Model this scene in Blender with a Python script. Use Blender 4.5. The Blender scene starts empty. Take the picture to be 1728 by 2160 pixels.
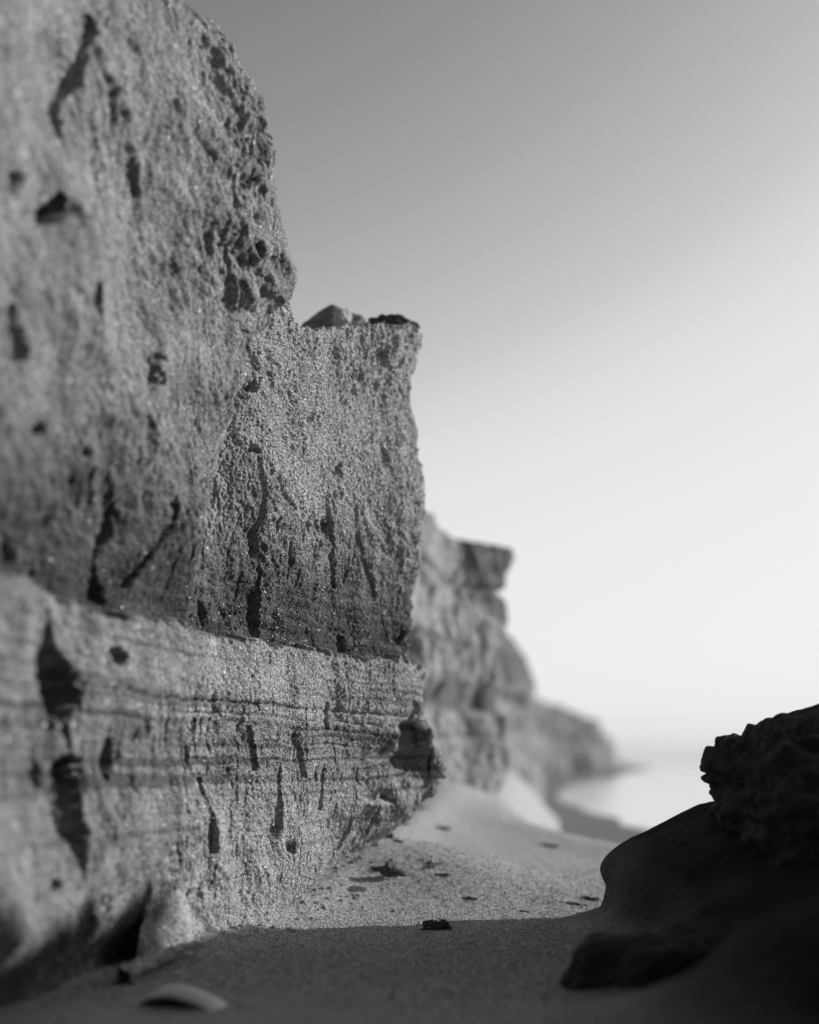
import bpy, math, random
import numpy as np
from mathutils import Vector

# ------------------------------------------------------------------ camera, sky, sun, exposure
F = 2600.0; CX = 864.0; HY = 1605.0; H = 1.35          # focal length in photo pixels, horizon row, eye height
FOCUS = 10.3; APERTURE = 0.14
sc = bpy.context.scene
cam_d = bpy.data.cameras.new('camera'); cam = bpy.data.objects.new('camera', cam_d)
sc.collection.objects.link(cam); sc.camera = cam
cam.location = (0, 0, H); cam.rotation_euler = (math.radians(90), 0, 0)
cam_d.sensor_fit = 'VERTICAL'; cam_d.sensor_height = 24.0
cam_d.lens = F / 2160 * 24.0
cam_d.shift_y = (HY - 1080) / 2160
cam_d.clip_start = 0.05; cam_d.clip_end = 4000
cam_d.dof.use_dof = True; cam_d.dof.focus_distance = FOCUS
cam_d.dof.aperture_fstop = cam_d.lens * 1e-3 / APERTURE
cam_d.dof.aperture_blades = 0

SUN_EL = 19.5; SUN_AZ = 75.0                            # azimuth measured from +Y towards +X
w = bpy.data.worlds.new('World'); sc.world = w; w.use_nodes = True
nt = w.node_tree; nt.nodes.clear()
sky = nt.nodes.new('ShaderNodeTexSky'); sky.sky_type = 'NISHITA'; sky.sun_disc = False
sky.sun_elevation = math.radians(SUN_EL); sky.sun_rotation = math.radians(SUN_AZ)
sky.air_density = 1.0; sky.dust_density = 1.0; sky.ozone_density = 1.0
bw = nt.nodes.new('ShaderNodeRGBToBW'); bg = nt.nodes.new('ShaderNodeBackground'); wo = nt.nodes.new('ShaderNodeOutputWorld')
# black-and-white film: luminance of the sky through one monotone film curve, the same in every direction
mr = nt.nodes.new('ShaderNodeMapRange'); mr.inputs['From Max'].default_value = 10.0
fc = nt.nodes.new('ShaderNodeFloatCurve'); cv = fc.mapping.curves[0]
for i, (x_, y_) in enumerate(((0, 0), (.1, .05), (.163, .24), (.243, .54), (.32, .79), (.42, .87), (1, .92))):
    if i < 2: cv.points[i].location = (x_, y_)
    else: cv.points.new(x_, y_)
fc.mapping.update()
m10 = nt.nodes.new('ShaderNodeMath'); m10.operation = 'MULTIPLY'; m10.inputs[1].default_value = 10.0
nt.links.new(sky.outputs[0], bw.inputs[0]); nt.links.new(bw.outputs[0], mr.inputs[0]); nt.links.new(mr.outputs[0], fc.inputs['Value'])
nt.links.new(fc.outputs[0], m10.inputs[0]); nt.links.new(m10.outputs[0], bg.inputs[0]); nt.links.new(bg.outputs[0], wo.inputs[0])
bg.inputs[1].default_value = 0.10
sl = bpy.data.lights.new('sun', 'SUN'); so = bpy.data.objects.new('sun', sl); sc.collection.objects.link(so)
sl.energy = 4.8; sl.angle = math.radians(1.0); sl.color = (1, 1, 1)
e, a = math.radians(SUN_EL), math.radians(SUN_AZ)
SUN = Vector((math.cos(e)*math.sin(a), math.cos(e)*math.cos(a), math.sin(e)))
so.rotation_euler = SUN.to_track_quat('Z', 'Y').to_euler(); so.location = SUN * 40
sc.view_settings.view_transform = 'Standard'; sc.view_settings.look = 'None'
sc.view_settings.exposure = 0.0; sc.view_settings.gamma = 1.0; sc.view_settings.use_curve_mapping = False
sc.render.engine = 'CYCLES'; sc.cycles.use_denoising = True; sc.cycles.max_bounces = 5
sc.cycles.use_adaptive_sampling = False
random.seed(4); rng = np.random.default_rng(4)

# ------------------------------------------------------------------ numeric noise
def _hash(ix, iy, iz, seed):
    h = (ix.astype(np.uint32)*np.uint32(374761393) + iy.astype(np.uint32)*np.uint32(668265263)
         + iz.astype(np.uint32)*np.uint32(2147483647) + np.uint32(seed*974634777 & 0xffffffff))
    h = (h ^ (h >> np.uint32(13))) * np.uint32(1274126177)
    h ^= h >> np.uint32(16); h = h * np.uint32(2246822519); h ^= h >> np.uint32(13)
    return h
G3 = np.array([(1,1,0),(-1,1,0),(1,-1,0),(-1,-1,0),(1,0,1),(-1,0,1),(1,0,-1),(-1,0,-1),
               (0,1,1),(0,-1,1),(0,1,-1),(0,-1,-1),(1,1,0),(-1,1,0),(0,-1,1),(0,-1,-1)], np.float32)
def noise(x, y, z, seed=0):
    x = np.asarray(x, np.float32); y = np.asarray(y, np.float32) + 0*x; z = np.asarray(z, np.float32) + 0*x
    fx, fy, fz = np.floor(x), np.floor(y), np.floor(z)
    ix, iy, iz = fx.astype(np.int64), fy.astype(np.int64), fz.astype(np.int64)
    fx, fy, fz = x-fx, y-fy, z-fz
    u, v, t = (f*f*f*(f*(f*6-15)+10) for f in (fx, fy, fz))
    r = 0
    for dx in (0, 1):
        for dy in (0, 1):
            for dz in (0, 1):
                g = G3[_hash(ix+dx, iy+dy, iz+dz, seed) & np.uint32(15)]
                d = g[..., 0]*(fx-dx) + g[..., 1]*(fy-dy) + g[..., 2]*(fz-dz)
                r = r + d*(u if dx else 1-u)*(v if dy else 1-v)*(t if dz else 1-t)
    return r
def fbm(x, y, z, seed=0, octv=4, gain=.5):
    r = 0; a_ = 1.0
    for k in range(octv):
        r = r + a_*noise(x*2**k, y*2**k, z*2**k, seed+k*7); a_ *= gain
    return r
def cells(x, y, z, seed=0):                             # distance to the nearest jittered cell point
    x = np.asarray(x, np.float32); ix, iy, iz = (np.floor(q-.5).astype(np.int64) for q in (x, y, z))
    best = np.full(x.shape, 9.0, np.float32)
    for dx in (0, 1):
        for dy in (0, 1):
            for dz in (0, 1):
                h = _hash(ix+dx, iy+dy, iz+dz, seed)
                jx = (h & np.uint32(255)).astype(np.float32)/255*.7+.15
                jy = ((h >> np.uint32(8)) & np.uint32(255)).astype(np.float32)/255*.7+.15
                jz = ((h >> np.uint32(16)) & np.uint32(255)).astype(np.float32)/255*.7+.15
                best = np.minimum(best, (ix+dx+jx-x)**2 + (iy+dy+jy-y)**2 + (iz+dz+jz-z)**2)
    return np.sqrt(best)
def sm(a_, b_, x):
    t = np.clip((x-a_)/(b_-a_), 0, 1); return t*t*(3-2*t)

# ------------------------------------------------------------------ helpers
def at(px, py, d): return ((px-CX)/F*d, d, H-(py-HY)/F*d)
def proj(P):
    d = np.maximum(P[..., 1], .2)
    return CX + P[..., 0]/d*F, HY - (P[..., 2]-H)/d*F
def link(name, V, Fc, mat, parent=None, smooth=True, attr=None):
    me = bpy.data.meshes.new(name)
    V = np.ascontiguousarray(V, np.float32).reshape(-1, 3); Fc = np.ascontiguousarray(Fc, np.int32)
    n = Fc.shape[1]
    me.vertices.add(len(V)); me.vertices.foreach_set('co', V.ravel())
    me.loops.add(Fc.size); me.loops.foreach_set('vertex_index', Fc.ravel())
    me.polygons.add(len(Fc)); me.polygons.foreach_set('loop_start', np.arange(0, Fc.size, n, dtype=np.int32))
    me.polygons.foreach_set('use_smooth', np.full(len(Fc), smooth))
    if attr is not None:
        at_ = me.attributes.new('darken', 'FLOAT', 'POINT'); at_.data.foreach_set('value', np.ascontiguousarray(attr, np.float32).ravel())
    me.update(); me.validate()
    me.materials.append(mat)
    o = bpy.data.objects.new(name, me); sc.collection.objects.link(o)
    if parent is not None: o.parent = parent
    return o
def tag(o, label=None, cat=None, group=None, kind=None):
    for k, v in (('label', label), ('category', cat), ('group', group), ('kind', kind)):
        if v: o[k] = v
    return o
def empty(name, loc=(0, 0, 0)):
    o = bpy.data.objects.new(name, None); sc.collection.objects.link(o); o.location = loc; o.empty_display_size = .1
    return o
def quads(r, c, mask=None):
    i = np.arange(r*c).reshape(r, c)
    q = np.stack([i[:-1, :-1], i[:-1, 1:], i[1:, 1:], i[1:, :-1]], -1)
    return q[mask] if mask is not None else q.reshape(-1, 4)
def compact(V, Fc, A=None):
    u, inv = np.unique(Fc, return_inverse=True)
    return V.reshape(-1, 3)[u], inv.reshape(Fc.shape), (None if A is None else A.ravel()[u])
def catmull(ctrl, ts):                                  # ctrl [..., m, k] sampled at parameters ts along axis -2
    m = ctrl.shape[-2]
    i = np.clip(np.floor(ts).astype(int), 0, m-2); f = (ts-i)[:, None]
    g = lambda j: np.take(ctrl, np.clip(j, 0, m-1), axis=-2)
    p0, p1, p2, p3 = g(i-1), g(i), g(i+1), g(i+2)
    p0 = np.where((i == 0)[:, None], 2*p1-p2, p0); p3 = np.where((i == m-2)[:, None], 2*p2-p1, p3)
    return p1 + .5*f*(p2-p0 + f*(2*p0-5*p1+4*p2-p3 + f*(3*(p1-p2)+p3-p0)))

# ------------------------------------------------------------------ materials
def sand_material(name, lo, hi, scale=70., bump=.5, dist=.012, rough=.9, glint=.004, soft=(0.75, 1.15), darken=.34, relief=0.0):
    m = bpy.data.materials.new(name); m.use_nodes = True; t = m.node_tree; N = t.nodes; L = t.links
    b = N['Principled BSDF']; b.inputs['Roughness'].default_value = rough; b.inputs['Specular IOR Level'].default_value = .25
    tc = N.new('ShaderNodeTexCoord')
    v = N.new('ShaderNodeTexVoronoi'); v.inputs['Scale'].default_value = scale; L.new(tc.outputs['Object'], v.inputs['Vector'])
    sp = N.new('ShaderNodeSeparateColor'); L.new(v.outputs['Color'], sp.inputs[0])
    grain = N.new('ShaderNodeMapRange'); L.new(sp.outputs[0], grain.inputs[0])
    grain.inputs['To Min'].default_value = lo; grain.inputs['To Max'].default_value = hi
    n1 = N.new('ShaderNodeTexNoise'); n1.inputs['Scale'].default_value = 3.4; n1.inputs['Detail'].default_value = 8
    n1.inputs['Roughness'].default_value = .65; L.new(tc.outputs['Object'], n1.inputs['Vector'])
    mr = N.new('ShaderNodeMapRange'); L.new(n1.outputs[0], mr.inputs[0]); mr.inputs['From Min'].default_value = .3
    mr.inputs['From Max'].default_value = .7; mr.inputs['To Min'].default_value = soft[0]; mr.inputs['To Max'].default_value = soft[1]
    mul = N.new('ShaderNodeMath'); mul.operation = 'MULTIPLY'; L.new(grain.outputs[0], mul.inputs[0]); L.new(mr.outputs[0], mul.inputs[1])
    at_ = N.new('ShaderNodeAttribute'); at_.attribute_name = 'darken'  # per-vertex tone: dark layers, mottling and painted shade
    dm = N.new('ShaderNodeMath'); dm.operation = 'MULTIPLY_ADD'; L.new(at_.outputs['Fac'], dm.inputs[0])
    dm.inputs[1].default_value = -(1-darken); dm.inputs[2].default_value = 1.0
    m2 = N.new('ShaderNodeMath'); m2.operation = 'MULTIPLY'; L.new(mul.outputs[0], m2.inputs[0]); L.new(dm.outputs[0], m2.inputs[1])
    gl = N.new('ShaderNodeMath'); gl.operation = 'GREATER_THAN'; gl.inputs[1].default_value = 1-glint; L.new(sp.outputs[1], gl.inputs[0])
    mx = N.new('ShaderNodeMix'); mx.data_type = 'FLOAT'; L.new(gl.outputs[0], mx.inputs[0]); L.new(m2.outputs[0], mx.inputs[2]); mx.inputs[3].default_value = .85
    L.new(mx.outputs[0], b.inputs['Base Color'])
    rg = N.new('ShaderNodeMapRange'); L.new(gl.outputs[0], rg.inputs[0]); rg.inputs['To Min'].default_value = rough; rg.inputs['To Max'].default_value = .25
    L.new(rg.outputs[0], b.inputs['Roughness'])
    bp = N.new('ShaderNodeBump'); bp.inputs['Strength'].default_value = bump; bp.inputs['Distance'].default_value = dist; bp.invert = True
    L.new(v.outputs['Distance'], bp.inputs['Height'])
    last = bp
    if relief:
        n2 = N.new('ShaderNodeTexNoise'); n2.inputs['Scale'].default_value = scale*.28; n2.inputs['Detail'].default_value = 4
        L.new(tc.outputs['Object'], n2.inputs['Vector'])
        b2 = N.new('ShaderNodeBump'); b2.inputs['Strength'].default_value = 1; b2.inputs['Distance'].default_value = relief
        L.new(n2.outputs[0], b2.inputs['Height']); L.new(bp.outputs[0], b2.inputs['Normal']); last = b2
    L.new(last.outputs[0], b.inputs['Normal'])
    return m
def plain_material(name, col, rough=.8, var=.25, scale=14., bumpd=.01, spec=.3):
    m = bpy.data.materials.new(name); m.use_nodes = True; t = m.node_tree; N = t.nodes; L = t.links
    b = N['Principled BSDF']; b.inputs['Roughness'].default_value = rough; b.inputs['Specular IOR Level'].default_value = spec
    tc = N.new('ShaderNodeTexCoord'); n = N.new('ShaderNodeTexNoise'); n.inputs['Scale'].default_value = scale; n.inputs['Detail'].default_value = 8
    L.new(tc.outputs['Object'], n.inputs['Vector'])
    mr = N.new('ShaderNodeMapRange'); L.new(n.outputs[0], mr.inputs[0]); mr.inputs['From Min'].default_value = .3; mr.inputs['From Max'].default_value = .7
    mr.inputs['To Min'].default_value = col*(1-var); mr.inputs['To Max'].default_value = col*(1+var)
    L.new(mr.outputs[0], b.inputs['Base Color'])
    bp = N.new('ShaderNodeBump'); bp.inputs['Strength'].default_value = 1; bp.inputs['Distance'].default_value = bumpd
    L.new(n.outputs[0], bp.inputs['Height']); L.new(bp.outputs[0], b.inputs['Normal'])
    return m
M_wall = sand_material('packed_sand', .17, .52, scale=75, bump=.8, dist=.012, glint=.006, soft=(.78, 1.12), darken=.15, relief=.02)
M_wallA = sand_material('packed_sand_near', .12, .40, scale=75, bump=.8, dist=.012, glint=.004, soft=(.52, 1.22), darken=.17, relief=.02)  # darker copy of packed sand; strong mottling paints the shade of pits
M_ground = sand_material('loose_sand', .17, .62, scale=80, bump=1.0, dist=.010, glint=.004, soft=(.92, 1.06), relief=.006)
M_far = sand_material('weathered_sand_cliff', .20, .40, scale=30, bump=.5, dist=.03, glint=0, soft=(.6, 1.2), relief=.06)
M_added_bank = sand_material('added_bank_sand', .015, .04, scale=75, bump=.6, dist=.010, glint=0, soft=(.7, 1.2), relief=.01)  # near-black tone of the added rear bank
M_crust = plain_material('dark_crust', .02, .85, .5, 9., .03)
M_wet = plain_material('wet_sand', .12, .75, .08, 1.5, .004)
M_mound = sand_material('sand_with_painted_shade', .14, .50, scale=80, bump=.8, dist=.010, glint=0, soft=(.8, 1.1), darken=.05, relief=.008)  # same sand throughout; the dark end of its tone is painted shade
M_clod = sand_material('dark_clod', .05, .16, scale=70, bump=1, dist=.015, glint=.004, soft=(.6, 1.2), relief=.02)
M_weed = plain_material('dry_seaweed', .07, .7, .4, 30., .01)
M_pale = plain_material('pale_shell', .75, .45, .12, 8., .004, .5)
M_sunlit_sand = sand_material('sand_painted_sunlit', .30, .60, scale=75, bump=.8, dist=.012, glint=.004, soft=(.85, 1.1), relief=.02)  # paler sand colour standing in for sunlight on the crest
M_stone = plain_material('grey_sandstone', .13, .85, .5, 6., .03)
M_patch = plain_material('pale_sandstone', .34, .85, .3, 10., .02)
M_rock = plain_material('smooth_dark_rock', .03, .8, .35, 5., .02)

# ------------------------------------------------------------------ the cliff walls
# relief on a wall face: outward displacement (units) from world position; px, py only tell where the single holes and cracks sit
def wall_relief(P, px, py, fine=True, amp=1.0, seed=0):
    x, y, z = P[..., 0], P[..., 1], P[..., 2]
    o = .15*noise(x*.9, y*.9, z*.7, seed+1)*amp*(1-.7*sm(4.8, 5.8, z))*(.5+.5*sm(1.8, 2.8, z))
    o += .08*noise(x*1.9, y*1.9, z*1.5, seed+2)*amp
    up = .45+.42*sm(1.9, 3.2, z)
    # warped, leaning coordinates: crumbly clods and streaks that fan down and outward
    wx = .10*noise(x*3.1, y*3.1, z*3.1, seed+21); wz = .12*noise(x*2.7, y*2.7, z*2.7, seed+22)
    X_, Y_, Z_ = x+wx, y+wx+.25*z, z+wz
    o += .045*noise(X_*4.2, Y_*4.2, Z_*2.6, seed+3)*(.3+.7*amp)
    mod = .35+.9*sm(-.25, .35, noise(x*1.3, y*1.3, z*1.6, seed+23))
    o += .040*noise(X_*9, Y_*9, Z_*5.0, seed+4)*up*mod
    n5 = noise(X_*19, Y_*19, Z_*12, seed+5); o += .024*n5*up*mod
    o -= .022*sm(.25, .55, noise(X_*7.0, Y_*7.0, Z_*5, seed+12))*up*mod
    if fine:
        o += .016*noise(x*38, y*38, z*30, seed+6)*(.5+.5*up)
        o += .006*noise(x*75, y*75, z*65, seed+7)
    return o
def strata(P, s, seed=0):
    z = P[..., 2] + .05*noise(s*.9, 0*s, P[..., 2]*.3, 31) + .02*noise(s*4, 0*s, P[..., 2], 32)
    lip = 2.30 + .03*noise(s*3.5, 0*s, 0*s, 33) + .06*noise(s*1.1, 0*s, 0*s+3, 34) + .07*noise(s*9, P[..., 2]*3, 0*s+3, 36) + .04*noise(s*24, P[..., 2]*6, 0*s+3, 37)
    o = .03*sm(lip+.03, lip-.03, z)
    o -= .15*sm(3.5, 2.3, z)**1.5*sm(lip-.03, lip+.02, z)
    for zc, wd, am in ((1.79, .013, .05), (1.70, .010, .025), (1.62, .010, .02), (1.50, .012, .025), (1.36, .010, .02), (1.17, .012, .025), (.98, .01, .015),
                       (2.42, .01, .02), (2.55, .012, .018), (2.75, .015, .015)):
        k = sm(-.6, .1, noise(s*1.6, 0*s+zc*9, 0*s, 35))*(.6+.6*noise(s*11, 0*s+zc*5, 0*s, 38))
        o -= am*k*np.exp(-((z-zc)/wd)**2)
    # vertical rills
    k = np.where(P[..., 2] < 2.2, sm(.15, .45, P[..., 2])*sm(1.95, 1.7, P[..., 2]), .55*sm(2.3, 2.4, P[..., 2])*sm(3.9, 3.0, P[..., 2]))
    wob = s + .035*noise(s*2, P[..., 2]*5, 0*s, 41) + .012*noise(s*9, P[..., 2]*16, 0*s, 47)
    r1 = np.abs(noise(wob*7.5, P[..., 2]*.8, 0*s+2, 42)); m1 = sm(.12, .35, noise(s*6, P[..., 2]*2.3, 0*s, 43))
    r2 = np.abs(noise(wob*17, P[..., 2]*1.3, 0*s+7, 44)); m2 = sm(.06, .30, noise(s*9, P[..., 2]*3.6, 0*s, 45))
    o -= k*(.16*m1*sm(.055, .0, r1) + .06*m2*sm(.09, .0, r2))
    zz_ = P[..., 2]
    darken = sm(3.9, 2.35, zz_+.35*noise(s*1.5, zz_*2, 0*s, 46)+.12*noise(s*5, zz_*5, 0*s, 48))**.95*sm(lip-.01, lip+.02, z)  # darker sand band just above the ledge, fading upward
    darken = darken*(.9+.25*noise(s*2, zz_*14, 0*s, 49))
    lay = sm(.0, .35, noise(s*.22, z*18, 0*s, 50))*.5*sm(2.25, 2.1, z)*sm(.4, .9, z)
    darken = np.clip(np.maximum(darken, .25*sm(1.75, 1.60, z)*sm(1.0, 1.3, z)+lay), 0, 1)
    return o, darken
# single cracks and holes: centre px, py, half width, half height, depth, lean
HOLES_A = [(30, 385, 14, 24, .1, 0), (243, 1385, 15, 20, .24, 0), (68, 1640, 11, 38, .16, .1), (260, 1245, 14, 20, .20, .3), (548, 530, 7, 20, .08, 0), (528, 385, 9, 15, .10, -.2), (330, 780, 18, 40, .10, 0),
           (90, 905, 18, 16, .12, 0), (215, 1900, 8, 12, .12, -.2), (92, 1868, 9, 14, .1, 0), (330, 460, 8, 12, .06, 0)]
HOLES_B = [(520, 760, 14, 20, .09, 0), (540, 940, 20, 12, .07, .2), (690, 1110, 10, 20, .08, 0), (800, 750, 26, 24, .06, .2), (860, 1340, 12, 18, .12, 0), (880, 1395, 8, 22, .12, 0), (720, 985, 14, 16, .07, 0)]
def holes(px, py, lst, seed):
    o = 0*px
    for cx, cy, a_, b_, dp, ln in lst:
        sel = (np.abs(px-cx) < a_*3+b_*abs(ln)*2) & (np.abs(py-cy) < b_*2.2)
        if not sel.any(): continue
        qx, qy = px[sel], py[sel]
        wx = a_*(.9*noise(qx/(a_*1.6), qy/(a_*2.2), 0*qx, seed+cx % 13) + .5*noise(qx/(a_*.6), qy/(a_*.8), 0*qx, seed+cx % 13+1))
        r = np.sqrt(((qx+wx-cx-ln*(qy-cy))/a_)**2 + ((qy-cy)/b_)**2) + .35*noise(qx/9, qy/11, 0*qx, seed+3)
        k = 2.3 if dp > .25 else 1.5
        o[sel] -= k*dp*sm(1.12, .70, r) if dp > .25 else k*dp*sm(1.2, .35, r)
    return o
def cracks(px, py, lst, seed):
    o = 0*px
    for dp, pts_ in lst:
        a_ = np.array(pts_, float); m_ = a_[:, 2].max()*3+6
        sel = (px > a_[:, 0].min()-m_) & (px < a_[:, 0].max()+m_) & (py > a_[0, 1]-10) & (py < a_[-1, 1]+10)
        if not sel.any(): continue
        qx, qy = px[sel], py[sel]
        wd = np.interp(qy, a_[:, 1], a_[:, 2], left=.01, right=.01)
        cx = np.interp(qy, a_[:, 1], a_[:, 0]) + (.35*wd+2)*noise(qy/95, 0*qy, 0*qy, seed)+1.*noise(qy/30, 0*qy, 0*qy, seed+1)
        wd = wd*(1+.4*noise(qy/60, 0*qy+3, 0*qy, seed+2))
        o[sel] -= dp*sm(1.25, .7, np.abs(qx-cx)/np.maximum(wd, .3)+.22*noise(qx/14, qy/26, 0*qx, seed+4)+.16*noise(qx/6, qy/9, 0*qx, seed+5))
    return o
CR_A = [(1.7, [(104, 1285, 5), (110, 1365, 16), (116, 1410, 36), (120, 1470, 30), (130, 1540, 17), (142, 1590, 6), (146, 1606, 36), (146, 1670, 28), (146, 1740, 28), (153, 1800, 22), (160, 1860, 9)]),
        (1.1, [(207, 25, 10), (203, 70, 10), (185, 105, 9), (165, 170, 13), (150, 212, 5), (136, 250, 15), (142, 300, 14), (144, 340, 5)]),
        (.7, [(100, 410, 8), (92, 445, 20), (84, 475, 10)]), (.5, [(358, 1780, 6), (354, 1815, 15), (348, 1850, 8)]), (.4, [(360, 1875, 8), (358, 1905, 5)]),
        (.3, [(255, 1060, 5), (258, 1130, 8), (246, 1190, 5), (255, 1255, 12), (268, 1275, 5)]), (.25, [(345, 1060, 6), (350, 1100, 12), (330, 1150, 5), (296, 1240, 8)]), (.25, [(180, 600, 8), (176, 660, 12), (170, 720, 6)]),
        (.2, [(30, 640, 8), (28, 700, 10), (34, 760, 6)]), (.2, [(395, 1540, 4), (398, 1600, 6), (402, 1640, 3)]), (.2, [(300, 320, 5), (318, 370, 10), (326, 420, 6)]), (.2, [(240, 1560, 4), (236, 1612, 15), (240, 1650, 4)])]
CR_B = [(.3, [(566, 1205, 3), (564, 1255, 8), (568, 1330, 8), (576, 1370, 4)]), (.25, [(388, 1530, 3), (398, 1600, 6), (404, 1640, 3)]), (.25, [(584, 1600, 3), (580, 1680, 5), (586, 1745, 6), (580, 1770, 2)]),
        (.22, [(520, 1530, 5), (528, 1570, 6), (532, 1625, 7)]), (.2, [(738, 1340, 4), (737, 1390, 5)]), (.22, [(430, 1640, 4), (436, 1700, 3), (431, 1750, 6), (434, 1800, 6)]), (.15, [(680, 1620, 3), (681, 1710, 4)]),
        (.15, [(690, 1480, 4), (692, 1540, 5)]), (.14, [(555, 960, 5), (560, 1060, 6), (548, 1120, 5), (552, 1190, 3)]), (.14, [(700, 1100, 5), (702, 1180, 4), (716, 1240, 3)]), (.12, [(770, 1180, 4), (800, 1260, 3)]), (.15, [(620, 1560, 3), (632, 1640, 4)])]
def build_wall(levels, segs, rows, cap=None, relief=None, topshift=None, top_rag=.05, cap_rows=24, cap_w=1.5, cap_rise=.0, flip=False):
    """levels: [(z, [(px, d), ...])] bottom to top; returns V [r,c,3], damp [r,c]"""
    Z = np.array([l[0] for l in levels]); C = np.array([[((p-CX)/F*d, d) for p, d in l[1]] for l in levels])
    ts = np.concatenate([np.linspace(i, i+1, n, endpoint=False) for i, n in enumerate(segs)] + [[len(segs)]])
    zz = rows
    tz = np.interp(zz, Z, np.arange(len(Z)))
    Cz = np.swapaxes(catmull(np.swapaxes(C, 0, 1), tz), 0, 1)         # rows x m x 2
    XY = catmull(Cz, ts)                                              # rows x cols x 2
    P = np.concatenate([XY, np.broadcast_to(zz[:, None, None], XY.shape[:2]+(1,))], -1).astype(np.float32)
    du = np.gradient(P, axis=1); dv = np.gradient(P, axis=0)
    n = np.cross(du, dv); n /= np.linalg.norm(n, axis=-1, keepdims=True)+1e-9
    if flip: n = -n
    pass
    s = (P[..., 0]*.45+P[..., 1]*.89).astype(np.float32)
    px, py = proj(P)
    off, darken = relief(P, px, py, s)
    Q = P + n*off[..., None]
    if topshift: Q[..., 2] += topshift(px, P[..., 2])
    if cap_rows:
        topz = top_rag*(noise(s[-1]*2.2, 0*s[-1], 0*s[-1], 61)+.7*noise(s[-1]*6, 0*s[-1], 0*s[-1], 62)+.5*noise(s[-1]*16, 0*s[-1], 0*s[-1], 63))
        k = sm(zz[-1]-.6, zz[-1], zz)
        Q[..., 2] += k[:, None]*topz[None, :]
        nh = n[-1].copy(); nh[:, 2] = 0; nh /= np.linalg.norm(nh, axis=-1, keepdims=True)+1e-9
        ex = []
        for j in range(1, cap_rows+1):
            t = (j/cap_rows)**1.6
            R = Q[-1] - nh*(cap_w*t)
            R[:, 2] += (cap_rise*np.sin(min(t*3, 1)*math.pi/2) + .05*noise(R[:, 0]*3, R[:, 1]*3, 0*s[-1], 64)*min(1, 4*t)
                        + .025*noise(R[:, 0]*11, R[:, 1]*11, 0*s[-1], 65)*min(1, 6*t))
            ex.append(R)
        Q = np.concatenate([Q, np.array(ex)], 0); darken = np.concatenate([darken, np.repeat(darken[-1:], cap_rows, 0)], 0)
    return Q, darken
def wall_obj(name, Q, darken, mat, parent=None, rowsel=None):
    r, c = Q.shape[:2]
    if rowsel is None: Fc = quads(r, c); return link(name, Q, Fc, mat, parent, attr=darken)
    m = np.zeros((r-1, c-1), bool); m[rowsel[0]:rowsel[1]] = True
    V, Fc, A = compact(Q, quads(r, c, m), darken)
    return link(name, V, Fc, mat, parent, attr=A)

# near buttress (soft, closest to the camera)
def pz(py, d): return H-(py-HY)/F*d
def relief_A(P, px, py, s):
    o = wall_relief(P, px, py, True, 1.0, 0); st, darken = strata(P, s)
    x, y, z = P[..., 0], P[..., 1], P[..., 2]
    o += sm(380, 520, px)*sm(2.6, 3.4, z)*(.09*(.5-cells(x*4.2, y*4.2, z*3.6, 97))+.04*(.5-cells(x*10, y*10, z*9, 98)))
    ck = cracks(px, py, CR_A, 74)+holes(px, py, HOLES_A, 71); k_ = np.clip(-ck/.2, 0, 1); o = (o+st)*(1-k_)+ck - .22*sm(.42, .0, P[..., 2]+.1*noise(s*1.5, 0*s, 0*s, 83))*sm(430, 330, px)
    return o, darken
LA = []
for z, edge, de, back in ((-.35, 405, 9.2, 0), (.0, 408, 9.2, 0), (.35, 420, 9.15, 0), (.9, 425, 9.1, 0), (1.5, 425, 9.1, 0), (2.2, 430, 9.1, 0), (2.9, 445, 9.1, 0),
                          (3.6, 462, 9.1, 0), (4.1, 485, 9.15, 0), (4.6, 495, 9.35, 0), (4.8, 525, 9.4, 0), (5.0, 560, 9.4, 0), (5.18, 606, 9.4, 0), (5.35, 592, 9.4, 0), (5.6, 578, 9.3, 0), (6.0, 560, 9.2, 0), (6.3, 535, 9.1, 0), (6.6, 470, 9.0, 0), (6.9, 350, 8.9, 0), (7.15, 220, 8.8, 0)):
    lo = 1-z/7.
    LA.append((z, [(-900, 3.2), (-420, 4.8), (-40, 6.2), (110, 7.0), (250+.1*(edge-425), 7.75), (250+.62*(edge-264), 7.75+.6*(de-.12-7.75)), (edge-14, de-.12), (edge, de+.22), (edge-40, de+.9), (edge-150, de+2.2)]))
rows = np.linspace(-.35, 7.15, 640)
QA, dA = build_wall(LA, [12, 20, 46, 55, 66, 76, 56, 36, 12], rows, relief=relief_A, top_rag=.10, cap_w=2.2, cap_rise=.15)
near = empty('sand_cliff', (-1.6, 8.5, 0))
tag(near, 'tall blurred sand cliff face with long black vertical cracks along the left side', 'cliff')
near.location = (0, 0, 0)
k1 = int(np.searchsorted(rows, 2.30))
wall_obj('lower_face', QA, dA, M_wallA, near, (0, k1)); wall_obj('upper_face', QA, dA, M_wallA, near, (k1, QA.shape[0]-1))

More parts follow.
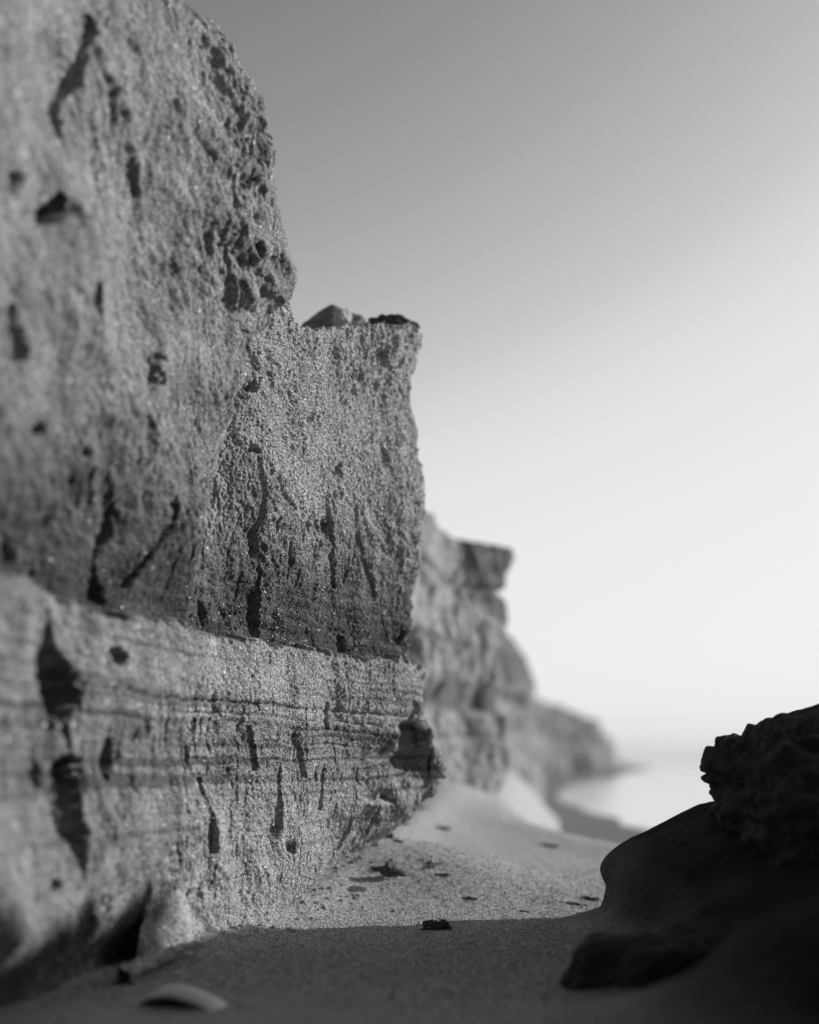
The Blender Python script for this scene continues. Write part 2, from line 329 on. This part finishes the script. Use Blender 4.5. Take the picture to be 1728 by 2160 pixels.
# the second, sharper block behind it with the hard corner
corner = [(-.35, 655), (0, 675), (.25, 725), (.5, 775), (.8, 850), (1.0, 893), (1.2, 920), (1.4, 922), (1.6, 912), (1.8, 898), (2.0, 888), (2.3, 884), (2.6, 874), (3.0, 868),
          (3.4, 880), (3.8, 882), (4.2, 884), (4.6, 876), (5.0, 868), (5.3, 872), (5.52, 882)]
LB = []
for z, c in corner:
    u = max(0, 1-z/1.3)                                   # how far the foot cuts in
    dc = 12.35 + .3*u
    cav = .0
    hi = float(sm(2.5, 3.5, z)); nw = math.exp(-((z-1.38)/.26)**2); LB.append((z, [(300+30*hi, 8.14+1.26*hi), (400+40*hi, 8.92+.6*hi), (min(555, c-90), 9.85), (min(700, c-55)-30*u-30*nw, 11.0-.1*nw), (c-26-70*nw, dc-.35+.22*nw), (c, dc), (c-10, dc+.45), (c-150, dc+1.6), (c-500, dc+3.5)]))
def relief_B(P, px, py, s):
    o = wall_relief(P, px, py, True, 1.0-.45*sm(2.4, 3.2, P[..., 2]), 0); st, darken = strata(P, s)
    x, y, z = P[..., 0], P[..., 1], P[..., 2]
    o += st + holes(px, py, HOLES_B, 72) + cracks(px, py, CR_B, 76)
    # crumbly clods near the top and along the corner edge
    edge = np.maximum(sm(780, 880, px), sm(4.6, 5.4, z))*sm(1.9, 2.6, z)
    o += .06*edge*(.55-cells(x*9, y*9, z*8, 91)) + .02*(.55-cells(x*26, y*26, z*24, 93))*(.4+.6*edge)
    o += .007*(.5-cells(x*62, y*62, z*62, 94))
    # the dark hollow in the nose of the corner
    for cx, cy, a_, b_, dp in ((872, 1560, 44, 60, .16), (835, 1610, 30, 26, .10), (800, 1680, 22, 16, .10), (870, 1480, 10, 40, .12)):
        qx = px+14*noise(px/22, py/22, 0*px, 95); r = np.sqrt(((qx-cx)/a_)**2+((py-cy)/b_)**2); o -= dp*sm(1.2, .35, r)
    o += .07*noise(x*6, y*6, z*6, 96)*sm(790, 850, px)*sm(1.9, 1.6, z)*sm(.6, .9, z)
    return o, darken
def shift_B(px, z):
    f = np.interp(px, [400, 575, 600, 612, 625, 660, 700, 800, 885, 1000], [-.55, -.44, -.38, -.40, -.50, -.44, -.30, -.04, .12, .14])
    return f*sm(3.6, 5.52, z)
rowsB = np.linspace(-.35, 5.52, 900)
QB, dB = build_wall(LB, [20, 90, 150, 190, 60, 70, 24, 10], rowsB, relief=relief_B, top_rag=.085, topshift=shift_B, cap_w=2.4, cap_rise=-.02)
blk = empty('sand_cliff')
tag(blk, 'crisp grainy sand cliff block with square top corner and dark hollow low on its edge', 'cliff')
k2 = int(np.searchsorted(rowsB, 2.30))
wall_obj('lower_face', QB, dB, M_wall, blk, (0, k2)); wall_obj('upper_face', QB, dB, M_wall, blk, (k2, QB.shape[0]-1))

# far cliff in soft focus
def relief_F(P, px, py, s):
    x, y, z = P[..., 0], P[..., 1], P[..., 2]
    tp = 1-.8*sm(4.4, 5.3, z)
    wx = .5*noise(x*.7, y*.7, z*.7, 300)
    o = (.14*noise(x*.6, y*.6, z*.35, 301)+.17*noise((x+wx)*1.5, y*1.5, (z+wx)*1.0, 302))*tp
    o += .15*noise((x+wx)*2.8, y*2.8, z*1.5, 303)+.06*noise(x*7.5, y*7.5, z*5, 304)+.03*noise(x*15, y*15, z*13, 306)
    sw = z+.10*noise(x*.8, y*.8, z*.3, 307)
    o += .12*sm(2.35, 2.3, z)-.25*sm(3.0, 2.35, z)*sm(2.28, 2.32, z)
    for zc, wd, am in ((4.75, .08, .14), (3.55, .06, .08), (1.75, .05, .05)): o -= am*np.exp(-((sw-zc)/wd)**2)
    o += .10*np.floor(sw*1.6+.5)%2*.10
    o += .45*np.exp(-((px-982)/20)**2)*sm(2.25, 2.1, z)*sm(.3, .8, z)*(y < 26)
    r1 = np.abs(noise(s*1.4, z*.3, 0*s, 305)); o -= .40*sm(.09, 0, r1)*sm(.8, 1.5, z)*sm(5.0, 4., z)
    st_ = .75*sm(945, 962, px-55*(5.6-z)+12*noise(x*2, y*2, z*2, 308))*sm(3.6, 4.2, z) + .45*sm(.05, .35, noise(x*1.4, y*1.4, z*.9, 309))  # shade below the top corner painted into the colour, plus random mottling
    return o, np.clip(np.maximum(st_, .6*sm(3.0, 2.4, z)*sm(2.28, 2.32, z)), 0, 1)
LC = []
for z, e_, cs in ((-.3, 1040, 1000), (.8, 1042, 995), (1.6, 1048, 990), (2.2, 1050, 985), (2.4, 1052, 985), (3.2, 1046, 980), (4.2, 1044, 985), (4.8, 1040, 965), (5.2, 1048, 955), (5.5, 1062, 948), (5.62, 1068, 945)):
    LC.append((z, [(600, 17), (760, 19.5), (880, 21.0), (cs-30, 23.0), (cs+4, 23.8), (e_-4, 24.6), (e_, 25.4), (e_-60, 28), (e_-300, 33)]))
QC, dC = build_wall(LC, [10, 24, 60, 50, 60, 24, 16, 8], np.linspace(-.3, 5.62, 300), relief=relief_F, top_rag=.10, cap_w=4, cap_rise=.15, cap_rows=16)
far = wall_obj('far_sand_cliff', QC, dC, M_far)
tag(far, 'blurred pale cliff with a dark overhanging top corner, standing beyond the sharp cliff block', 'cliff')
LD = []
for z, e_ in ((-.3, 1135), (.8, 1130), (1.6, 1118), (2.4, 1112), (3.2, 1108), (4.0, 1120), (4.8, 1108), (5.4, 1090), (5.7, 1060)):
    LD.append((z, [(900, 30), (1010, 36), (1050, 40), (e_-14, 43), (e_, 45), (e_-10, 48), (e_-100, 56)]))
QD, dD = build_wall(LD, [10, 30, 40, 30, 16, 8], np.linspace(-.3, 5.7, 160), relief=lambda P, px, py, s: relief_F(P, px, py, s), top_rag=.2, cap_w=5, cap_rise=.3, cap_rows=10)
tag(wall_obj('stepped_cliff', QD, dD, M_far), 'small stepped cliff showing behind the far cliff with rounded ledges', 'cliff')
LE = []
for z, e_ in ((-.8, 1300), (.8, 1292), (2.8, 1287), (4.2, 1276), (5.5, 1245), (6.8, 1205), (8.2, 1165), (9.3, 1125)):
    LE.append((z, [(980, 120), (1040, 134), (min(1100, e_-60), 146), (min(1190, e_-25), 158), (e_-8, 170), (e_, 178), (e_-60, 210)]))
def relief_E(P, px, py, s):
    x, y, z = P[..., 0], P[..., 1], P[..., 2]
    o = 2.2*noise(x*.10, y*.10, z*.09, 311)+1.6*noise(x*.25, y*.25, z*.22, 312)+.8*noise(x*.6, y*.6, z*.6, 313)
    o -= 3.0*sm(.16, 0, np.abs(noise(s*.2, z*.06, 0*s, 314)))*sm(5.0, 2.8, z)
    return o, .5*sm(3.5, 5.0, z)
QE, dE = build_wall(LE, [10, 40, 40, 40, 14, 8], np.linspace(-.8, 9.3, 150), relief=relief_E, top_rag=1.0, cap_w=18, cap_rise=.8, cap_rows=10)
tag(wall_obj('low_headland', QE, dE, M_far), 'low blurred headland sloping down to the water at the end of the beach', 'headland')

# ------------------------------------------------------------------ ground, beach, water
def ground_z(x, y):
    x = np.asarray(x, np.float32); y = np.asarray(y, np.float32)
    wallx = np.interp(y, [6, 9.1, 9.9, 11, 12.3, 14, 18, 25, 40], [-2.1, -1.62, -1.4, -1.05, -.8, -.5, .2, 1.0, 3.])
    dist = np.maximum(x-wallx, -.3)
    dn = np.maximum(dist, 0)
    z = np.interp(y, [10.8, 12.3, 14, 17, 20, 23, 26, 40], [0, .13, .27, .40, .58, .78, .85, .9])*np.exp(-(dn/1.7)**2) + sm(10.8, 15.5, y)*(.06+.10*sm(.6, 2.4, dn)) + .12*np.exp(-(dn/.4)**2)*sm(8.0, 9.5, y)
    z += .33*np.exp(-((x-.1)/1.25)**2)*sm(11.2, 12.9, y+.12*x)*sm(13.9, 12.95, y+.12*x)
    z -= .05*np.exp(-((y-14.8)/1.0)**2)
    ex = np.interp(y, [9, 14, 16.7, 18.8, 22, 26, 40], [6., 4.0, 2.75, 2.0, 1.85, 2.1, 3.6])
    z += .10*np.exp(-((x-ex+.5)/.7)**2)*sm(13.5, 16, y)*sm(25, 18, y)
    k = sm(-.3, 1.9, x-ex); z = z*(1-k)-.80*k
    z += .02*noise(x*1.1, y*.7, 0*x, 401) + .008*noise(x*3.2, y*2.0, 0*x, 402)
    z -= .03*sm(8, 6, y)
    return z
# fine sheet where the sand is seen, then one broad sheet to the horizon
ds = np.concatenate([np.linspace(1.0, 5.5, 30, endpoint=False), H*F/np.linspace(H*F/5.5, H*F/14, 330, endpoint=False), np.linspace(14, 48, 150)])
us = np.linspace(-.42, .42, 430)
Yg = np.repeat(ds[:, None], len(us), 1).astype(np.float32)
Xg = (us[None, :]*Yg*np.where(Yg < 6, 6/np.maximum(Yg, .8), 1)**.8).astype(np.float32)
Zg = ground_z(Xg, Yg)
Zg = Zg + .006*noise(Xg*9, Yg*7, 0*Xg, 404) + .004*noise(Xg*22, Yg*18, 0*Xg, 405)
# wandering dry tracks in the sand
for (xa, ya, xb, yb, wd, dp, sd) in ((-.6, 12.8, 1.3, 11.4, .018, .012, 1), (-.3, 13.6, 1.0, 13.2, .02, .01, 2), (-.9, 11.2, 1.4, 10.9, .012, .01, 3), (.3, 12.0, 2.0, 11.9, .012, .008, 4)):
    t = np.clip((Xg-xa)/(xb-xa), 0, 1); yc = ya+(yb-ya)*t+.16*noise(Xg*2.5, 0*Xg, 0*Xg, 410+sd)+.05*noise(Xg*9, 0*Xg, 0*Xg, 420+sd)
    Zg -= dp*np.exp(-((Yg-yc)/wd)**2)*sm(0, .1, t)*sm(1, .9, t)*sm(-.2, .2, noise(Xg*3, 0*Xg, 0*Xg, 430+sd))
g = link('sand_ground', np.stack([Xg, Yg, Zg], -1), quads(*Xg.shape), M_ground, attr=0*Xg); g['kind'] = 'structure'
# wet beach
yb = np.concatenate([np.linspace(-30, 10, 20, endpoint=False), np.geomspace(10, 900, 150)]); tb = np.linspace(0, 1, 90)
shore = np.interp(yb, [-30, 10, 20, 30, 37, 50, 67, 100, 145, 220, 300, 420, 900], [7, 7, 6.6, 6.7, 6.8, 7.0, 7.9, 13.0, 23.8, 40, 60, 80, -60])
Xb = -260 + (shore[:, None]+3+260)*(tb[None, :]**.28); Yb = np.repeat(yb[:, None], 90, 1)
Zb = -.60 - .035*(Xb-shore[:, None])
Zb = np.minimum(Zb, -.30) + 2.2*np.exp(-((Yb-310)/80)**2)*sm(0, 14, shore[:, None]-Xb) + .02*noise(Xb*.5, Yb*.25, 0*Xb, 440)
wb = link('wet_beach', np.stack([Xb, Yb, Zb], -1), quads(*Xb.shape), M_wet); wb['kind'] = 'structure'
# dry floor round and behind the camera
xr = np.linspace(-14, 16, 60); yr = np.linspace(-14, 5.6, 40); XX, YY = np.meshgrid(xr, yr)
bf = link('sand_floor', np.stack([XX, YY, ground_z(XX, YY)-.03-.25*sm(0, 1, (YY-1)*0)], -1), quads(*XX.shape), M_ground, attr=0*XX); bf['kind'] = 'structure'
# water
mw = bpy.data.materials.new('sea_water'); mw.use_nodes = True
b = mw.node_tree.nodes['Principled BSDF']; b.inputs['Base Color'].default_value = (.75, .75, .75, 1); b.inputs['Roughness'].default_value = .15; b.inputs['IOR'].default_value = 1.33
n = mw.node_tree.nodes.new('ShaderNodeTexNoise'); n.inputs['Scale'].default_value = .8; n.inputs['Detail'].default_value = 6
tc = mw.node_tree.nodes.new('ShaderNodeTexCoord'); mw.node_tree.links.new(tc.outputs['Object'], n.inputs['Vector'])
bp = mw.node_tree.nodes.new('ShaderNodeBump'); bp.inputs['Distance'].default_value = .05; bp.inputs['Strength'].default_value = .5
mw.node_tree.links.new(n.outputs[0], bp.inputs['Height']); mw.node_tree.links.new(bp.outputs[0], b.inputs['Normal'])
S = 1500
wt = link('sea_water', np.array([(-S, -S, -.60), (S, -S, -.60), (S, S, -.60), (-S, S, -.60)]), np.array([[0, 1, 2, 3]]), mw); wt['kind'] = 'structure'

# ------------------------------------------------------------------ right-hand bank in shade
def relief_M(P, px, py, s):
    x, y, z = P[..., 0], P[..., 1], P[..., 2]
    return .05*noise(x*1.2, y*1.2, z*1.2, 501)+.02*noise(x*3, y*3, z*3, 502)+.008*noise(x*12, y*12, z*12, 503), .5*sm(.0, .22, z+.10*noise(x*1.5, y*1.5, z, 504))+.75*sm(.85, 2.4, x+.3*noise(x, y, z, 505))  # second value paints the mound's shade, darker upward and to the right
LM = []
for z, e_, dd in ((-.20, 1120, 0), (.0, 1165, 0), (.045, 1225, 0), (.11, 1266, 0), (.27, 1281, 0), (.36, 1272, 0), (.45, 1266, 0), (.55, 1278, 0), (.64, 1305, 0), (.74, 1345, 0), (.86, 1410, 0), (.97, 1475, .0), (1.04, 1540, 0)):
    k = z/1.0
    LM.append((z, [(e_+900, 12.0), (e_+420, 11.3), (e_+90, 10.85), (e_, 10.58), (e_+5+60*k, 10.05), (e_+30+150*k, 9.3), (e_+40+300*k, 8.4), (e_+20+560*k, 7.2), (e_+150+900*k, 5.6), (e_+2500, 3.6)]))
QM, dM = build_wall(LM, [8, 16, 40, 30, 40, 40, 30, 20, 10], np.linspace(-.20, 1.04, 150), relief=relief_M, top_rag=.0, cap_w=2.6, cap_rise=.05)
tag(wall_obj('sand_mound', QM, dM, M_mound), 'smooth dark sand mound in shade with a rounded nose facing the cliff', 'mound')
def relief_K(P, px, py, s):
    x, y, z = P[..., 0], P[..., 1], P[..., 2]
    o = .10*noise(x*2.2, y*2.2, z*2.4, 511)+.045*noise(x*5, y*5, z*7, 512)+.07*noise(x*1.1, y*1.1, z*1.5, 517)+.02*noise(x*8, y*8, z*16, 516)+.09*noise(x*1.6, y*1.6, z*9, 518)+.02*noise(x*14, y*14, z*18, 514)
    for zc in (1.25, 1.42, 1.56): o -= .06*np.exp(-((z-zc+.03*noise(x*3, y*3, 0*x, 515))/.02)**2)
    return o, 0*x
LK = []
for z, e_ in ((.10, 1600), (.60, 1525), (.95, 1500), (1.10, 1496), (1.22, 1488), (1.34, 1490), (1.44, 1508), (1.54, 1545), (1.60, 1590), (1.66, 1640)):
    kk = 1-float(sm(1.04, 1.5, z)); LK.append((z, [(e_+800, 11.5), (e_+300, 11.05), (e_+60, 10.75), (e_, 10.3), (e_+30, 9.5-.3*kk), (e_+160, 8.6-.8*kk), (e_+460, 7.8-.9*kk), (e_+1100, 6.6-.9*kk), (e_+2400, 5.0)]))
QK, dK = build_wall(LK, [8, 20, 50, 60, 70, 60, 40, 16], np.linspace(.10, 1.66, 230), relief=relief_K, top_rag=.03, cap_w=1.6, cap_rise=.10)
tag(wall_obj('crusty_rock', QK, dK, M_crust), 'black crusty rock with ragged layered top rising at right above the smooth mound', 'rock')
# unseen bank added past the camera to shade foreground and wall
def relief_R(P, px, py, s):
    x, y, z = P[..., 0], P[..., 1], P[..., 2]
    return .5*noise(x*.5, y*.5, z*.5, 521)+.25*noise(x*1.3, y*1.3, z*1.3, 522)+.1*noise(x*3, y*3, z*3, 523), 0*x
pts = np.array([(8.0, 11.0, 4.1), (6.2, 9.9, 3.45), (5.4, 8.6, 3.35), (5.2, 7.9, 3.5), (5.0, 6.9, 5.5), (4.6, 5.8, 8), (3.9, 4.4, 8), (3.1, 2.4, 8), (3.0, .4, 8), (2.6, -2.2, 8), (.4, -3.6, 8), (-2.2, -3.0, 8), (-3.9, -1.0, 8), (-3.6, 1.6, 7.5)])
tt = np.concatenate([np.linspace(i, i+1, 26, endpoint=False) for i in range(len(pts)-1)]+[[len(pts)-1]])
PL = catmull(pts, tt); fr = np.linspace(0, 1, 90)
P = np.zeros((90, len(PL), 3), np.float32); P[..., :2] = PL[None, :, :2]
P[..., 2] = -.4 + fr[:, None]*(PL[None, :, 2]+.4) + fr[:, None]**4*(.30*noise(PL[:, 0]*1.1, PL[:, 1]*1.1, 0*PL[:, 0], 525)+.16*noise(PL[:, 0]*3, PL[:, 1]*3, 0*PL[:, 0], 526))[None]
cen = np.array([0, 5.]); nv = PL[:, :2]-cen; nv /= np.linalg.norm(nv, axis=1, keepdims=True)
o_, _ = relief_R(P, None, None, P[..., 0]); P[..., :2] += nv[None]*(.6*o_+.10*P[..., 2])[..., None]
capr = P[-1:].copy(); capr[..., :2] += (nv*np.interp(tt, [0, 3, 6], [.3, .9, 5])[:, None])[None]; capr[..., 2] -= .1
P = np.concatenate([P, capr])
tag(link('added_rear_bank', P, quads(*P.shape[:2]), M_added_bank, attr=0*P[..., 0]), 'unseen dark bank added round behind the viewpoint to shade the foreground', 'bank')

# ------------------------------------------------------------------ loose things
def ico(sub):
    import bmesh
    bm = bmesh.new(); bmesh.ops.create_icosphere(bm, subdivisions=sub, radius=1)
    V = np.array([v.co[:] for v in bm.verts], np.float32); Fc = np.array([[v.index for v in f.verts] for f in bm.faces], np.int32); bm.free()
    return V, Fc
ICO = {k: ico(k) for k in (3, 4, 5, 6)}
def lump(size, seed, rough=.25, sub=4, freq=1.4, crumb=0.):
    V, Fc = ICO[sub]; r = 1+rough*fbm(V[:, 0]*freq, V[:, 1]*freq, V[:, 2]*freq, seed, 5, .55)
    if crumb: r = r+crumb*(.5-cells(V[:, 0]*6, V[:, 1]*6, V[:, 2]*6, seed+3))
    return V*r[:, None]*np.array(size, np.float32), Fc
def join(parts):
    Vs, Fs, n0 = [], [], 0
    for V, Fc in parts: Vs.append(V); Fs.append(Fc+n0); n0 += len(V)
    return np.concatenate(Vs), np.concatenate(Fs)
def gpoint(px, py):                                      # where the ray through a photo pixel meets the sand
    d = 3.0
    for _ in range(3000):
        x, y, z = at(px, py, d)
        if z <= float(ground_z(np.array([x]), np.array([y]))[0]): break
        d += .02
    return x, y, float(ground_z(np.array([x]), np.array([y]))[0])
def clod(name, px, py, wpx, hpx, seed, mat, label, cat, group=None, n=1, deep=.8, sub=4, rough=.3, crumb=.3, rot=0):
    x, y, z = gpoint(px, py); k = y/F; ww, hh = wpx*k/2, hpx*k/2
    ps = []
    r_ = random.Random(seed)
    for i in range(n):
        f_ = 1 if n == 1 else r_.uniform(.5, 1.1)*1.5/n**.8
        V, Fc = lump((ww*f_, ww*f_*deep, hh*(1 if n == 1 else r_.uniform(.35, 1.0))), seed+i*11, rough, sub if i < 5 else 3, 1.5, crumb)
        t_ = 0 if n == 1 else (i/(n-1)-.5)*2*(1-f_)
        V = V + np.array([t_*ww, 0 if n == 1 else -t_*rot*ww+r_.uniform(-.5, .5)*ww*.5, hh*.25], np.float32)
        ps.append((V, Fc))
    V, Fc = join(ps); o = link(name, V, Fc, mat); o.location = (x, y, z)
    return tag(o, label, cat, group)
clod('sand_clod', 920, 1962, 58, 34, 5, M_clod, 'dark crumbly clod of sand lying on the shadow edge midway across the beach', 'clod', sub=5, rough=.35, crumb=.5)
clod('seaweed_clump', 800, 1840, 115, 34, 21, M_weed, 'largest black seaweed clump on the sand at the foot of the cliff', 'seaweed', 'dark debris on the sand', n=9, rot=2.0, rough=.6, crumb=.6)
deb = [(868, 1704, 62, 12, 'dark debris heap tucked against the cliff foot, farthest of the pieces by the corner'),
       (845, 1738, 40, 8, 'faint grey flake of debris just below the heap at the cliff corner'),
       (808, 1764, 46, 10, 'dark debris strip touching the cliff foot above the big seaweed clump'),
       (930, 1748, 44, 10, 'blurred dark debris piece alone on the sand right of the cliff corner'),
       (838, 1775, 26, 6, 'small pale grey debris beside the strip at the cliff foot'),
       (1160, 1785, 40, 8, 'far soft debris spot on the sand below the curved dune crest'),
       (990, 1896, 34, 8, 'small dark crumb midway between clod and swell'),
       (1107, 1924, 20, 7, 'tiny dark crumb near the shadow edge right of the clod'),
       (1208, 1908, 54, 8, 'flat dark debris sliver by the nose of the dark mound'),
       (1246, 1898, 34, 12, 'raised debris flake closest to the nose of the dark mound'),
       (905, 1822, 60, 4, 'thin trailing weed strand right of the big seaweed clump'),
       (930, 1845, 50, 3, 'lower thin weed strand on the bright sand')]
for i, (px, py, ww, hh, lb) in enumerate(deb):
    clod('beach_debris', px, py, ww, hh, 40+i*3, M_weed if i not in (1, 4) else M_clod, lb, 'debris', 'dark debris on the sand', n=7 if ww > 30 else 4, rot=.8, sub=3, rough=.6, crumb=.5)
clod('dark_clump', 1278, 1950, 52, 26, 90, M_clod, 'black crumbly clump sitting between the dark mound and the round boulder', 'clump', n=3, rot=1, rough=.45, crumb=.5)
# round dark boulder in front
V, Fc = lump((.72, .60, .56), 101, .20, 6, 1.2, .03)
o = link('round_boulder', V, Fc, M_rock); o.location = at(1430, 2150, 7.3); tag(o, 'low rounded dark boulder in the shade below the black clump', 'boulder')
# rock on top of the block
V, Fc = lump((.36, .30, .25), 111, .30, 6, 1.0)
V[:, 0] *= 1.15; V[:, 2] *= 1-.7*np.clip(-V[:, 0]/.40, 0, 1)-.25*np.clip(V[:, 0]/.4, 0, 1)
o = link('capping_stone', V, Fc, M_stone); o.location = at(702, 706, 13.0); tag(o, 'dark stone with a pale flank resting on top of the sharp cliff block', 'stone')
V, Fc = lump((.13, .16, .17), 114, .18, 5, 1.2); q = link('pale_patch', V, Fc, M_patch, o); q.location = (.10, -.16, .04)
V, Fc = lump((.27, .35, .055), 117, .4, 5, 1.5, .2)
o = link('flat_crust', V, Fc, M_clod); o.location = at(826, 694, 12.9); tag(o, 'thin dark crust lying along the top right rim of the sharp cliff block', 'crust')
# shell, and a sand crest whose pale colour stands in for sunlight
def tube(ptsr, seg=20, nz=.02, seed=1):
    C = np.array([p[:3] for p in ptsr], float); R = np.array([p[3] for p in ptsr])
    t = np.linspace(0, len(C)-1, 90); c = catmull(C, t); r = np.interp(t, np.arange(len(C)), R)
    T = np.gradient(c, axis=0); T /= np.linalg.norm(T, axis=1, keepdims=True); U = np.cross(T, (0, 0, 1)); U /= np.linalg.norm(U, axis=1, keepdims=True); W = np.cross(U, T)
    an = np.linspace(0, 2*math.pi, seg, endpoint=False)
    r2 = r[:, None]*(1+.55*noise(t[:, None]*3.1+0*an, np.cos(an)[None]*1.7+0*t[:, None], np.sin(an)[None]*1.7+0*t[:, None], seed+9)+.35*noise(t[:, None]*9+0*an, np.cos(an)[None]*1.2+0*t[:, None], np.sin(an)[None]*1.2+0*t[:, None], seed))
    V = c[:, None]+U[:, None]*(np.cos(an)[None, :, None]*r2[..., None])+W[:, None]*(np.sin(an)[None, :, None]*r2[..., None])
    i = np.arange(90*seg).reshape(90, seg); j = np.roll(i, -1, 1)
    return V.reshape(-1, 3), np.stack([i[:-1], j[:-1], j[1:], i[1:]], -1).reshape(-1, 4)
d0 = [(262, 2062, 7.45, .062), (292, 2040, 7.7, .050), (340, 2018, 8.0, .042), (385, 2000, 8.3, .032), (432, 1990, 8.5, .016)]
V, Fc = tube([at(a_, b_, c_)+(r_,) for a_, b_, c_, r_ in d0]); tag(link('painted_sunlit_sliver', V, Fc, M_sunlit_sand), 'long sliver of sand coloured pale as if sunlit, lying along the foot of the near cliff', 'sand sliver')
# curved shell: an arched thin sheet half sunk in the sand
x0, y0, z0 = gpoint(400, 2118); uu = np.linspace(0, 1, 40); vv = np.linspace(0, 1, 16); A_, B_ = np.meshgrid(uu, vv)
SX = (A_-.45)*.42; prof = np.sin(np.clip(A_, 0, 1)**.8*math.pi)**.7
SY = -.12+.20*B_; SZ = .11*prof*np.cos((B_-.4)*2.0) - .012 - .03*A_
up_ = np.stack([SX, SY, SZ], -1); dn = up_-np.array([0, 0, .012])
V = np.concatenate([up_.reshape(-1, 3), dn.reshape(-1, 3)]); q = quads(16, 40); Fc = np.concatenate([q, q[:, ::-1]+640])
ring = np.concatenate([np.arange(40), np.arange(1, 16)*40+39, 15*40+np.arange(38, -1, -1), np.arange(14, 0, -1)*40]); r2 = np.roll(ring, -1)
Fc = np.concatenate([Fc, np.stack([ring, ring+640, r2+640, r2], -1)])
o = link('sea_shell', V, Fc, M_pale); o.location = (x0, y0, z0); o.rotation_euler = (0, 0, -.35); o.scale = (1.3, 1.3, 1.3); tag(o, 'curved pale shell half buried in the dark sand below the sand sliver', 'shell')

# ------------------------------------------------------------------ loose grains of sand, each a tiny faceted body
OCT = np.array([(1, 0, 0), (-1, 0, 0), (0, 1, 0), (0, -1, 0), (0, 0, 1), (0, 0, -1)], np.float32)
OCF = np.array([(0, 2, 4), (2, 1, 4), (1, 3, 4), (3, 0, 4), (2, 0, 5), (1, 2, 5), (3, 1, 5), (0, 3, 5)], np.int32)
def grains(name, C, rad, mat, parent=None, dark_v=None):
    n = len(C); A = rng.normal(size=(n, 3, 3)); Qm, _ = np.linalg.qr(A)
    sc_ = rad[:, None]*rng.uniform(.7, 1.3, (n, 3))
    V = np.einsum('nij,kj,nj->nki', Qm.astype(np.float32), OCT, sc_.astype(np.float32)) + C[:, None]
    Fc = OCF[None]+(np.arange(n)*6)[:, None, None]
    o = link(name, V.astype(np.float32), Fc.reshape(-1, 3), mat, parent, smooth=False, attr=None if dark_v is None else np.repeat(dark_v, 6)); o['kind'] = 'stuff'
    return o
M_grain = sand_material('quartz_grains', .12, .75, scale=110, bump=0, dist=.001, glint=.03, soft=(.9, 1.1), darken=.15)
n = 120000
q = rng.uniform(1/16.0, 1/6.6, n)**-1.0; X = rng.uniform(-.36, .36, n)*q
keep = (X > np.interp(q, [6, 8, 9.1, 9.9, 11, 12.3, 14], [-2.2, -1.9, -1.62, -1.4, -1.05, -.8, -.5])) & (rng.uniform(0, 1, n) < sm(6.6, 9.3, q)*sm(16, 11, q)+.02)
q, X = q[keep], X[keep]
Zq = ground_z(X, q)+.006*noise(X*9, q*7, 0*X, 404)+.004*noise(X*22, q*18, 0*X, 405)
grains('sand_grains', np.stack([X, q, Zq+.003], -1), rng.uniform(.004, .0095, len(X)), M_grain)
r_, c_ = QB.shape[:2]; ri = rng.uniform(40, 899, 60000); ci = rng.uniform(60, 520, 60000)
i0, j0 = ri.astype(int), ci.astype(int); fr_, fc_ = (ri-i0)[:, None], (ci-j0)[:, None]
C = QB[i0, j0]*(1-fr_)*(1-fc_)+QB[i0+1, j0]*fr_*(1-fc_)+QB[i0, j0+1]*(1-fr_)*fc_+QB[i0+1, j0+1]*fr_*fc_
grains('sand_grains', C, rng.uniform(.004, .0095, len(C)), M_grain, blk, dB[np.minimum(i0, dB.shape[0]-1), j0])

n = 170; q = rng.uniform(9.2, 14.0, n); X = np.interp(q, [9.1, 9.9, 11, 12.3, 14], [-1.55, -1.3, -.95, -.72, -.4]) + rng.exponential(.22, n)
V0, F0 = ICO[3]; ps = []
for i in range(n):
    r0 = float(rng.uniform(.006, .022)*(1.6 if rng.random() < .06 else 1)); V, Fc = lump((r0*1.2, r0*1.1, r0*.8), 700+i % 17, .4, 3, 1.6)
    ps.append((V+np.array([X[i], q[i], float(ground_z(X[i:i+1], q[i:i+1])[0])+r0*.4], np.float32), Fc))
V, Fc = join(ps); link('fallen_crumbs', V, Fc, M_wall, attr=np.zeros(len(V)))['kind'] = 'stuff'

# air: thin even haze round the whole place
HB = 1600; z0, z1 = -1.8, 14.0
V = np.array([(x_, y_, z_) for z_ in (z0, z1) for y_ in (-HB, HB) for x_ in (-HB, HB)])
hz = bpy.data.materials.new('sea_haze'); hz.use_nodes = True; t = hz.node_tree; t.nodes.clear()
pv = t.nodes.new('ShaderNodeVolumePrincipled'); pv.inputs['Color'].default_value = (1, 1, 1, 1); pv.inputs['Density'].default_value = .0008
mo = t.nodes.new('ShaderNodeOutputMaterial'); t.links.new(pv.outputs[0], mo.inputs['Volume'])
o = link('haze', V, np.array([[0, 2, 3, 1], [4, 5, 7, 6], [0, 1, 5, 4], [2, 6, 7, 3], [0, 4, 6, 2], [1, 3, 7, 5]]), hz, smooth=False); o['kind'] = 'stuff'
